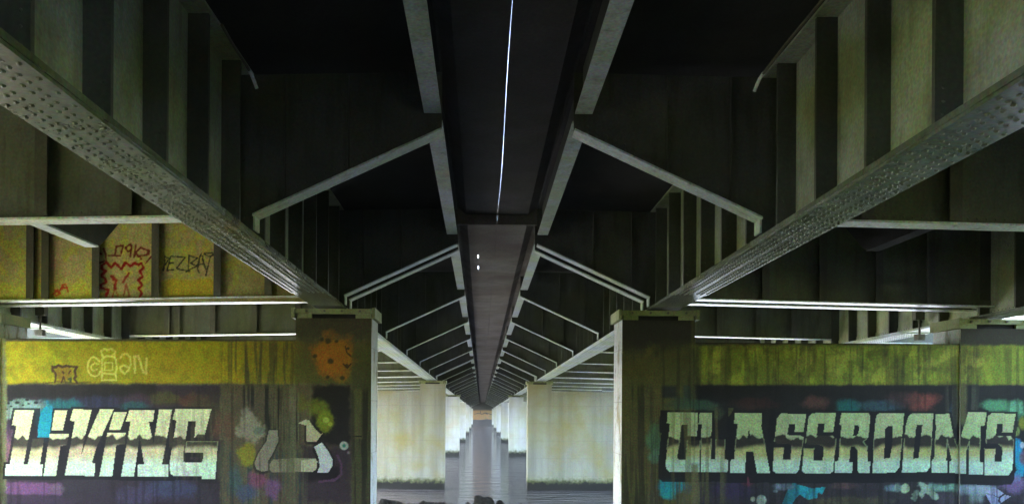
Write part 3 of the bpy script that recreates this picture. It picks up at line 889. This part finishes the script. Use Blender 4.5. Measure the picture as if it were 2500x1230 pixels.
def girder(key, ya, yb, k, word, stiff=None, rivets=None):
    gx = GX[key]; c = cf(gx)
    fz = lambda x, y: G(y)
    loc = Vector((gx, (ya + yb) / 2, G((ya + yb) / 2) + ZG + c))
    e = empty('plate_girder', loc, word, 'girder', 'riveted main girders resting on the piers')
    def fin(b): b.v = [(x - loc.x, y - loc.y, z - loc.z) for x, y, z in b.v]
    b = MB()
    b.box(gx - .012, gx + .012, ya, yb, ZG + c + .09, ZS + c - .03, 0, fz)
    for s in (-1, 1):
        x0, x1 = sorted((gx + s * .012, gx + s * .034)); b.box(x0, x1, ya, yb, ZG + c + .09, ZG + c + .26, 0, fz)
        x0, x1 = sorted((gx + s * .012, gx + s * .30)); b.box(x0, x1, ya, yb, ZS + c - .07, ZS + c - .035, 0, fz)
    fin(b); b.build('web', M_GIRDER, e)
    b = MB(); b.box(gx - .34, gx + .34, ya, yb, ZG + c + .03, ZG + c + .09, 0, fz)
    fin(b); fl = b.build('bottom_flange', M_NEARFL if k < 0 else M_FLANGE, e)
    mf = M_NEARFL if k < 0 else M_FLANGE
    ca_, cb_ = ya + 2.6, yb - 2.6
    b = MB(); b.box(gx - .325, gx + .325, ca_, cb_, ZG + c, ZG + c + .03, 0, fz)
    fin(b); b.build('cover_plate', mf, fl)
    if rivets:
        b = MB()
        r0, r1 = rivets
        y = r0; i = 0
        while y < r1:
            dense = y > 9.5
            if ca_ + .1 < y < cb_ - .1:
                for xo in (.075, .16, .27):
                    if not dense and xo == .27 and i % 2: continue
                    for s in (-1, 1):
                        yy = y + (0.06 if xo == .16 else 0)
                        b.dome((gx + s * xo, yy, G(yy) + ZG + c), .024, (0, 0, -1), .75)
            for s in (-1, 1):
                b.dome((gx + s * .034, y, G(y) + ZG + c + .18), .018, (s, 0, 0), .6)
            y += .125; i += 1
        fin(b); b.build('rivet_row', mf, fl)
    if k < 0 and 'outer' not in key:
        sg = 1 if gx < 0 else -1
        ys_ = 4.75
        b = MB(); x0, x1 = sorted((gx + sg * .013, gx + sg * .033))
        b.box(x0, x1, ys_, ys_ + 1.0, ZG + .28, ZS - .12, 0, fz)
        for q in range(6):
            for rr in range(15):
                yy = ys_ + .08 + q * .168
                b.dome((gx + sg * .033, yy, G(yy) + ZG + .38 + rr * .125), .022, (sg, 0, 0), .8)
        fin(b); b.build('splice_plate', M_GIRDER, e)
    for sgn, sa_, sb_, dy in stiff or ():
        y = sa_
        while y < sb_:
            o = link('stiffener', STM[sgn], e)
            o.location = Vector((gx + sgn * .012, y, G(y) + ZG + c + .092)) - loc
            y += dy

JOINT = .1
for side in SIDES:
    sgn = 1 if side == 'left' else -1
    name = {'left': 'LIVING', 'right': 'CLASSROOMS'}[side]
    for k in range(-1, 7):
        ya = Y0 if k < 0 else PIERS[k] + JOINT
        yb = PIERS[k + 1] - JOINT if k < 6 else Y1 - .3
        if k < 0: word = f'riveted steel girder overhead running to the inner column of the {name} pier'
        elif k == 6: word = f'last inner steel girder of the {side} row reaching the far abutment'
        else: word = f'inner steel girder of the {side} row between its {ORD[k]} and {ORD[k+1]} piers'
        st = []
        if k < 0: st = [(sgn, 2.0, 18.4, 1.22)]
        if k == 0: st = [(sgn, 19.4, 54.6, 1.22)]
        girder(side, ya, yb, k, word, st, (1.5, 18.3) if k < 0 else ((20, 54.5) if k == 0 else None))
    ko = side + '_outer'
    girder(ko, Y0, PIERS[0] - JOINT, -1, f'outer steel girder overhead ending on the outer column of the {name} pier', [(sgn, 12.1, 18.4, 1.22)], (12, 18.3))
    girder(ko, PIERS[0] + JOINT, PIERS[1] - JOINT, 0, f'outer steel girder with bright web panels seen above the {name} wall', [(sgn, 19.8, 54.6, 1.22)], (21.3, 40))

# ------------------------------------------------------------------ cross frames
FR = []
for k in range(-1, 7):
    ya = (PIERS[k] if k >= 0 else Y0 - .35) + .35
    yb = (PIERS[k + 1] if k < 6 else Y1 - 14) - .35
    for i in range(6):
        FR.append((ya + (yb - ya) * i / 5, k, i))
FR = [f for f in FR if f[0] > 2.0]

ZB = 2.75
def beam_meshes(side):
    gi, go = GX[side], GX[side + '_outer']
    sgn = -1 if side == 'left' else 1
    x0, x1 = sorted((gi + sgn * .014, go - sgn * .014))
    zb = lambda x: ZB + cf(x)
    web = MB(); web.prism_xz([(x0, zb(x0) + .03), (x1, zb(x1) + .03), (x1, ZS + cf(x1) - .08), (x0, ZS + cf(x0) - .08)], -.01, .01)
    ang = .14
    web.prism_xz([(x0, zb(x0) + .03), (x1, zb(x1) + .03), (x1, zb(x1) + .03 + ang), (x0, zb(x0) + .03 + ang)], -.03, -.0105)
    for q in range(int((x1 - x0) / .13)):
        x = x0 + .1 + q * .13
        web.dome((x, -.03, zb(x) + .115), .018, (0, -1, 0), .6, 5)
    fl = MB(); a0, a1 = x0 + .0, x1 - .0
    fl.prism_xz([(a0, zb(a0)), (a1, zb(a1)), (a1, zb(a1) + .03), (a0, zb(a0) + .03)], -.16, .16)
    sts = []
    for off in ((5.3, 6.48, 7.92, 9.3, 10.47, 10.82) if side == 'left' else (5.0, 6.22, 7.55, 8.85, 10.05)):
        x = M + sgn * off
        b = MB()
        b.box(x - .01, x + .01, -.17, -.012, zb(x) + .032, ZS + cf(x) - .1)
        b.box(x - .085, x + .085, -.19, -.17, zb(x) + .045, ZS + cf(x) - .1)
        sts.append(b.mesh('stiffener', M_STIFF))
    return web.mesh('web', M_BEAM), fl.mesh('bottom_flange', M_BRIGHT), sts
def bracket_meshes(side):
    gi = GX[side]; sgn = 1 if side == 'left' else -1
    xe = gi + sgn * .345; xt = M - sgn * .93
    web = MB()
    poly = [(gi + sgn * .014, ZG + .10), (xe - sgn * .0, ZG + .10), (xe, ZB + .06), (xt, 3.99 + .02), (xt, ZS - .02), (gi + sgn * .014, ZS - .08)]
    if sgn < 0: poly = poly[::-1]
    web.prism_xz(poly, -.01, .01)
    for q in range(20):
        f_ = (q + .5) / 20
        for dz in (.09, .17):
            web.dome((xe + (xt - xe) * f_, -.01, ZB + .02 + (3.98 - ZB) * f_ + dz), .017, (0, -1, 0), .7, 5)
    for q in range(12):
        for dx in (.08, .17):
            web.dome((gi + sgn * (dx + .02), -.01, ZG + .3 + q * .165), .017, (0, -1, 0), .7, 5)
    sts = []
    for fr in (.16, .5):
        st = MB()
        x = xe + (xt - xe) * fr
        zz = ZB + .07 + (3.99 - ZB) * fr
        st.box(x - .01, x + .01, -.09, -.011, zz, ZS - .1)
        sts.append(st.mesh('stiffener', M_BRACKET))
    fl = MB()
    def strip(p, q, th, nx, nz, hw):
        poly = [p, q, (q[0] + nx * th, q[1] + nz * th), (p[0] + nx * th, p[1] + nz * th)]
        ar = sum(poly[i][0] * poly[(i + 1) % 4][1] - poly[(i + 1) % 4][0] * poly[i][1] for i in range(4))
        if ar < 0: poly = poly[::-1]
        fl.prism_xz(poly, -hw, hw)
    d = Vector((xt - xe, 3.98 - ZB)).normalized()
    strip((xe, ZB + .02), (xt, 3.98), .03, 0, 1 / 1.0, .15)
    strip((xe + sgn * .003, ZG + .11), (xe + sgn * .003, ZB + .018), .028, sgn, 0, .11)
    return web.mesh('web', M_BRACKET), fl.mesh('bottom_flange', M_FLANGE), sts
BM = {s: beam_meshes(s) for s in SIDES}
KM = {s: bracket_meshes(s) for s in SIDES}

def frame_words(y, k, i):
    """Where a cross frame stands, by its pier."""
    if k < 0:
        return 'just in front of the nearest pier line' if i == 5 else 'one bay before the nearest pier line' if i == 4 else 'two bays before the nearest pier line'
    if i == 0: return f'just behind the {ORD[k]} pier line'
    if i == 5: return f'just in front of the {ORD[k + 1]} pier line' if k < 6 else 'at the far abutment'
    return f'{NTH[i - 1]} frame past the {ORD[k]} pier line'

for side in SIDES:
    sgn = -1 if side == 'left' else 1
    for y, k, i in FR:
        wds = frame_words(y, k, i)
        if 9 < y < 140:
            e = empty('floor_beam', (0, y, G(y)), f'{side} bridge floor beam, {wds}', 'floor beam', 'cross beams between the main girders')
            if side == 'left' and k == -1 and i == 5:
                e['label'] = 'yellow painted floor beam covered in red and black tags above the LIVING wall'
                gi, go = GX['left'], GX['left_outer']
                yw = y - .012
                for nm, z0, z1 in (('web', G(y) + ZB - .14, G(y) + ZS - .2),):
                    painted_box(nm, go + .014, gi - .014, yw, yw + .02, z0 + .03, z1, z0 + .029, .02, paint_beam, [M_PAINTED_STEEL, M_BEAM], e, e.location)
            else:
                link('web', BM[side][0], e)
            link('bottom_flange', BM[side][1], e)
            if y < 40:
                for m_ in BM[side][2]: link('stiffener', m_, e)
            if k == -1 and i == 4:
                # short longitudinal haunch hung behind the beam
                X = -6.37 if side == 'left' else 6.37
                c = cf(X)
                b = MB()
                b.prism_yz([(.05, ZB + c + .03), (1.7, ZB + c + .03), (2.0, ZB + c + .1), (2.8, 3.42), (3.5, 4.0), (3.5, 4.7), (.05, 4.7)], X - .012, X + .012)
                b.build('haunch_plate', M_STIFF if side == 'left' else M_PAD, e)  # right plate and flange coloured black to sink into deep shade
                b = MB()
                b.box(X - .11, X + .11, .165, 1.72, ZB + c, ZB + c + .028)
                b.build('haunch_flange', M_FLANGE if side == 'left' else M_PAD, e)
        if y > 9:
            e = empty('cantilever_bracket', (0, y, G(y)), f'{side} sloping bracket, {wds}', 'bracket', 'tapered brackets sloping up to the centre gap')
            link('web', KM[side][0], e)
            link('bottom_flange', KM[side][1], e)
            if y < 60:
                for m_ in KM[side][2]: link('stiffener', m_, e)

for side in SIDES:
    for y, k, i in FR:
        if not 10 < y < 105: continue
        s = -1 if side == 'left' else 1
        go = GX[side + '_outer']; c = cf(go)
        e = empty('outer_bracket', (go, y, G(y) + ZG + c), f'{side} outer bracket, {frame_words(y, k, i)}', 'bracket', 'outer brackets')
        xa, xb = s * .05, s * 3.6
        zo = ZB - ZG - .06
        poly = [(xa, zo + .03), (xb, zo - .04), (xb, ZS - ZG - .15), (xa, ZS - ZG - .1)]
        if s < 0: poly = poly[::-1]
        b = MB(); b.prism_xz(poly, -.01, .01); b.build('web', M_BRACKET, e)
        poly = [(xa, zo), (xb, zo - .07), (xb, zo - .041), (xa, zo + .029)]
        if s < 0: poly = poly[::-1]
        b = MB(); b.prism_xz(poly, -.15, .15); b.build('bottom_flange', M_FLANGE, e)

# fascia stringers beside the centre gap, panel by panel between the brackets
def stringer(side, ya, yb, word):
    s = -1 if side == 'left' else 1
    xi, xo = M + s * .93, M + s * 1.17
    loc = Vector((M + s * 1.05, ya, G(ya) + 4.2))
    e = empty('edge_stringer', loc, word, 'stringer', 'pale edge stringers along the centre gap')
    fz = lambda x, y: G(y)
    b = MB(); a, c = sorted((xi, xo)); b.box(a, c, ya, yb, 4.20, 4.225, 0, fz)
    b.v = [(x - loc.x, y - loc.y, z - loc.z) for x, y, z in b.v]
    b.build('bottom_flange', M_FLANGE, e)
    b = MB(); x = M + s * 1.05; b.box(x - .012, x + .012, ya, yb, 4.226, ZS - .01, 0, fz)
    b.v = [(x - loc.x, y - loc.y, z - loc.z) for x, y, z in b.v]
    b.build('web', M_BRACKET, e)
for side in SIDES:
    ys = [f for f in FR if f[0] > 9]
    stringer(side, 1.0, ys[0][0] - .16, f'pale edge stringer of the {side} bridge straight overhead beside the lit slit')
    for (ya, k, i), (yb, k2, i2) in zip(ys[:-1], ys[1:]):
        if yb - ya < 2 or ya > 135: continue
        stringer(side, ya + .16, yb - .16, f'{side} edge stringer from the bracket {frame_words(ya, k, i)}')
    for k in range(4, 7):
        ya, yb = PIERS[k - 1 + 0] + .5, PIERS[k] - .5
        if ya < 126: continue
        stringer(side, ya, yb, f'distant edge stringer of the {side} bridge up to the {ORD[k]} pier line')

# ------------------------------------------------------------------ decks and centre slabs
for side in SIDES:
    s = -1 if side == 'left' else 1
    pts = [(M + s * .96, ZS), (M + s * 3.9, ZS), (M + s * 15.6, ZS + cf(M + s * 15.6)), (M + s * 15.6, ZS + cf(M + s * 15.6) + .3), (M + s * 3.9, ZS + .32), (M + s * .96, ZS + .32)]
    if s < 0: pts = pts[::-1]
    b = MB(); n = len(pts)
    vs = [(x, Y0, z + G(Y0)) for x, z in pts] + [(x, Y1, z + G(Y1)) for x, z in pts]
    b.add(vs, [tuple(range(n)), tuple(range(2 * n - 1, n - 1, -1))] + [(i, i + n, (i + 1) % n + n, (i + 1) % n) for i in range(n)])
    tag(b.build('bridge_deck', M_SLAB), f'dark concrete deck slab spanning over the whole {side} half of the view', 'bridge deck')

def centre_slab(side, ya, yb, z, hw, gap, word, slots=()):
    s = -1 if side == 'left' else 1
    e = empty('centre_slab', (M + s * hw / 2, ya, G(ya) + z), word, 'slab')
    loc = Vector(e.location)
    b = MB()
    n = max(2, int((yb - ya) / .5)) if gap > .012 else 2
    ys = np.linspace(ya, yb, n + 1)
    th = .04 if gap > .012 else .07
    gp = lambda y: M + s * (gap * (.12 + .11 * vnoise(np.array(y * .55), np.array(2.0), 3)) if gap > .012 else .003) + .02 * (gap > .012) * math.sin(y * .5)
    xc = M + s * (hw - .2)
    def piece(xa, xb, y0, y1, za, zb):
        P = []
        for zz in (0, th):
            for x, y, dz in ((xa, y0, za), (xb, y0, zb), (xb, y1, zb), (xa, y1, za)):
                P.append((x(y) if callable(x) else x, y, G(y) + z + dz + zz))
        if s < 0: P = [P[i] for i in (1, 0, 3, 2, 5, 4, 7, 6)]
        b.hexa(P)
    if slots:
        xs0, xs1 = M + s * .455, M + s * .478
        yy = [ya]
        for a, c in slots: yy += [a, c]
        yy.append(yb)
        piece(gp, xs0, ya, yb, 0, 0)
        piece(xs1, xc, ya, yb, 0, 0)
        for a, c in zip(yy[0::2], yy[1::2]): piece(xs0, xs1, a, c, 0, 0)
    else:
        for a, c in zip(ys[:-1], ys[1:]): piece(gp, xc, a, c, 0, 0)
    piece(xc, M + s * (hw + .0), ya, yb, 0, .16)
    xw0, xw1 = M + s * (hw - .002), M + s * 1.036
    piece(xw0, xw1, ya, yb, .161, .161)
    b.v = [(x - loc.x, y - loc.y, q - loc.z) for x, y, q in b.v]
    b.build('underside', M_MEDIAN if gap > .012 else M_MEDIAN_FAR, e)
    if gap < .012 and s < 0:
        b = MB(); b.box(M - .05, M + .05, ya, yb, th + .004, th + .03, 0, lambda x, y: G(y) + z)
        b.v = [(x - loc.x, y - loc.y, q - loc.z) for x, y, q in b.v]
        b.build('joint_strip', M_PAD, e)
    b = MB()
    x0, x1 = sorted((M + s * .001, M + s * 1.034))
    b.box(x0, x1, ya - .09, ya - .002, .002 + th * 0, .47, 0); b.v = [(x - loc.x, y - loc.y + 0, q) for x, y, q in b.v]
    for i, (x, y, q) in enumerate(b.v): b.v[i] = (x, y, q)
    b.build('end_diaphragm', M_MEDIAN_FAR, e)
for side in SIDES:
    centre_slab(side, 1.0, PIERS[0] - .1, 4.76, .93, .0124, f'dark centre slab overhead forming the {side} side of the lit slit')
    for k in range(7):
        yb = PIERS[k + 1] - .05 if k < 6 else Y1
        word = f'pinkish grey centre slab of the {side} bridge starting at the {ORD[k]} pier line'
        sl = ((21.9, 22.6), (23.5, 24.3)) if (k == 0 and side == 'left') else ()
        if sl: word = 'centre slab of the left bridge with two small light slots'
        centre_slab(side, PIERS[k] - .05, yb, 4.52, .9, .006, word, sl)

# ------------------------------------------------------------------ pipes, hangers
for side in SIDES:
    X = -2.86 if side == 'left' else 3.42
    s = 1 if side == 'left' else -1
    yend = 9.7
    e = empty('drain_pipe', (X, yend, G(yend) + 4.2), f'thin drain pipe with pale hooked end under the {side} deck beside the girder', 'pipe', 'drain pipes under the decks')
    b = MB(); b.tube([(0, -7.5 if s < 0 else -1.2, .06), (0, -.9, .03), (0, -.2, 0)], .017); b.build('pipe', M_STIFF, e)
    b = MB(); b.tube([(0, -.2, 0), (0, -.08, -.01), (s * .01, .0, -.06), (s * .03, .03, -.13)], .022); b.build('elbow', M_CAPW, e)
    # hanger on the outer girder just behind the pier
    X = GX[side + '_outer'] + (.34 if side == 'left' else -.34)
    yh = 20.6
    z = G(yh) + ZG + cf(X)
    e = empty('hanger', (X, yh, z), f'dark block hanging on a rod from the outer girder beside the {"LIVING" if side == "left" else "CLASSROOMS"} pier', 'hanger', 'hanging blocks at the outer girders')
    b = MB(); b.box(-.12, .12, -.08, .08, .28, .52); b.build('clamp', M_STIFF, e)
    b = MB(); b.tube([(0, -.05, .3), (0, -.05, -.12)], .03, 8); b.build('rod', M_STIFF, e)
    b = MB(); b.box(-.1, .1, -.14, .04, -.26, -.1); b.build('block', M_STIFF, e)

# ------------------------------------------------------------------ abutments
b = MB(); b.box(-17, 17, Y0 - .8, Y0 - .02, 3, G(Y0) + ZS + .3)
tag(b.build('abutment', M_CONC), 'plain concrete abutment wall closing the bank behind the viewer', 'abutment')
e = empty('abutment', (M, Y1, 1.0), 'orange painted concrete abutment wall at the far end of the channel', 'abutment')
painted_box('wall', -18, 18, Y1, Y1 + .8, 1.0, G(Y1) + ZS + .3, .5, .12, paint_abut, [M_PAINT, M_CONC], e, e.location)

# ------------------------------------------------------------------ rocks on the bank
ROCKS = [(945, 1214, 46, 17.6), (975, 1222, 36, 17.2), (1000, 1226, 24, 16.9), (1040, 1220, 48, 17.5), (1078, 1223, 40, 17.1), (1105, 1226, 26, 16.8), (1140, 1223, 28, 17.0),
         (1182, 1207, 62, 16.9), (1222, 1219, 30, 17.3), (1270, 1225, 26, 17.2), (1292, 1227, 20, 16.8), (1330, 1233, 40, 17.0), (1400, 1236, 50, 17.2), (1460, 1236, 46, 17.3)]
DESC = ['low dark rock at the foot of the LIVING pier', 'flat dark rock right of the one by the LIVING pier', 'small dark rock between two flat rocks left of the channel',
        'wide jagged dark rock in front of the second left pier', 'dark rock left of the small gap before the big boulder', 'small dark stone two places left of the big boulder',
        'small dark stone touching the big boulder on its left', 'biggest dark boulder at the bottom centre of the channel', 'dark stone leaning on the right of the big boulder',
        'small dark stone below the right edge of the channel', 'smallest dark stone below the second right pier corner', 'low dark rock just below the second right pier wall',
        'wide low rock below the middle of the second right pier', 'low rock at the foot of the CLASSROOMS pier']
import bmesh
for n, ((px, py, wpx, d), lab) in enumerate(zip(ROCKS, DESC)):
    u, v = (px - CX) / F, (CY - py) / F
    X, ztop = d * u, H + d * v + 0.006 * d * u
    r = wpx / 2 * d / F * 1.15
    bm = bmesh.new()
    bmesh.ops.create_icosphere(bm, subdivisions=4, radius=1.0)
    for vt in bm.verts:
        p = vt.co.copy()
        q = p * 1.1 + Vector((n * 7.3, n * 3.1, 1))
        dd = 1 + .30 * mnoise.fractal(q, .9, 2.1, 3) + .22 * (abs(mnoise.noise(q * 2.3)) - .2)
        vt.co = Vector((p.x * dd * r, p.y * dd * r * 1.1, p.z * dd * max(r * .8, .28)))
    zt = max(vt.co.z for vt in bm.verts)
    me = bpy.data.meshes.new('rock'); bm.to_mesh(me); bm.free()
    me.materials.append(M_ROCK)
    o = link('rock', me, None, (X, d, ztop - zt))
    o.rotation_euler.z = n * 0.0
    tag(o, lab, 'rock', 'dark rocks along the bank edge')

# ------------------------------------------------------------------ thin haze added to lighten the far darks
b = MB(); b.box(-180, 180, -200, 440, -4, 40)
hz = b.build('haze', [])
hm = bpy.data.materials.new('added_haze'); hm.use_nodes = True
ht = hm.node_tree; ht.nodes.clear()
ho = ht.nodes.new('ShaderNodeOutputMaterial'); hv = ht.nodes.new('ShaderNodeVolumePrincipled')
hv.inputs['Color'].default_value = (0.92, 0.95, 1.0, 1)
hv.inputs['Density'].default_value = 0.0007
ht.links.new(hv.outputs[0], ho.inputs['Volume'])
hz.data.materials.append(hm)
tag(hz, kind='stuff')
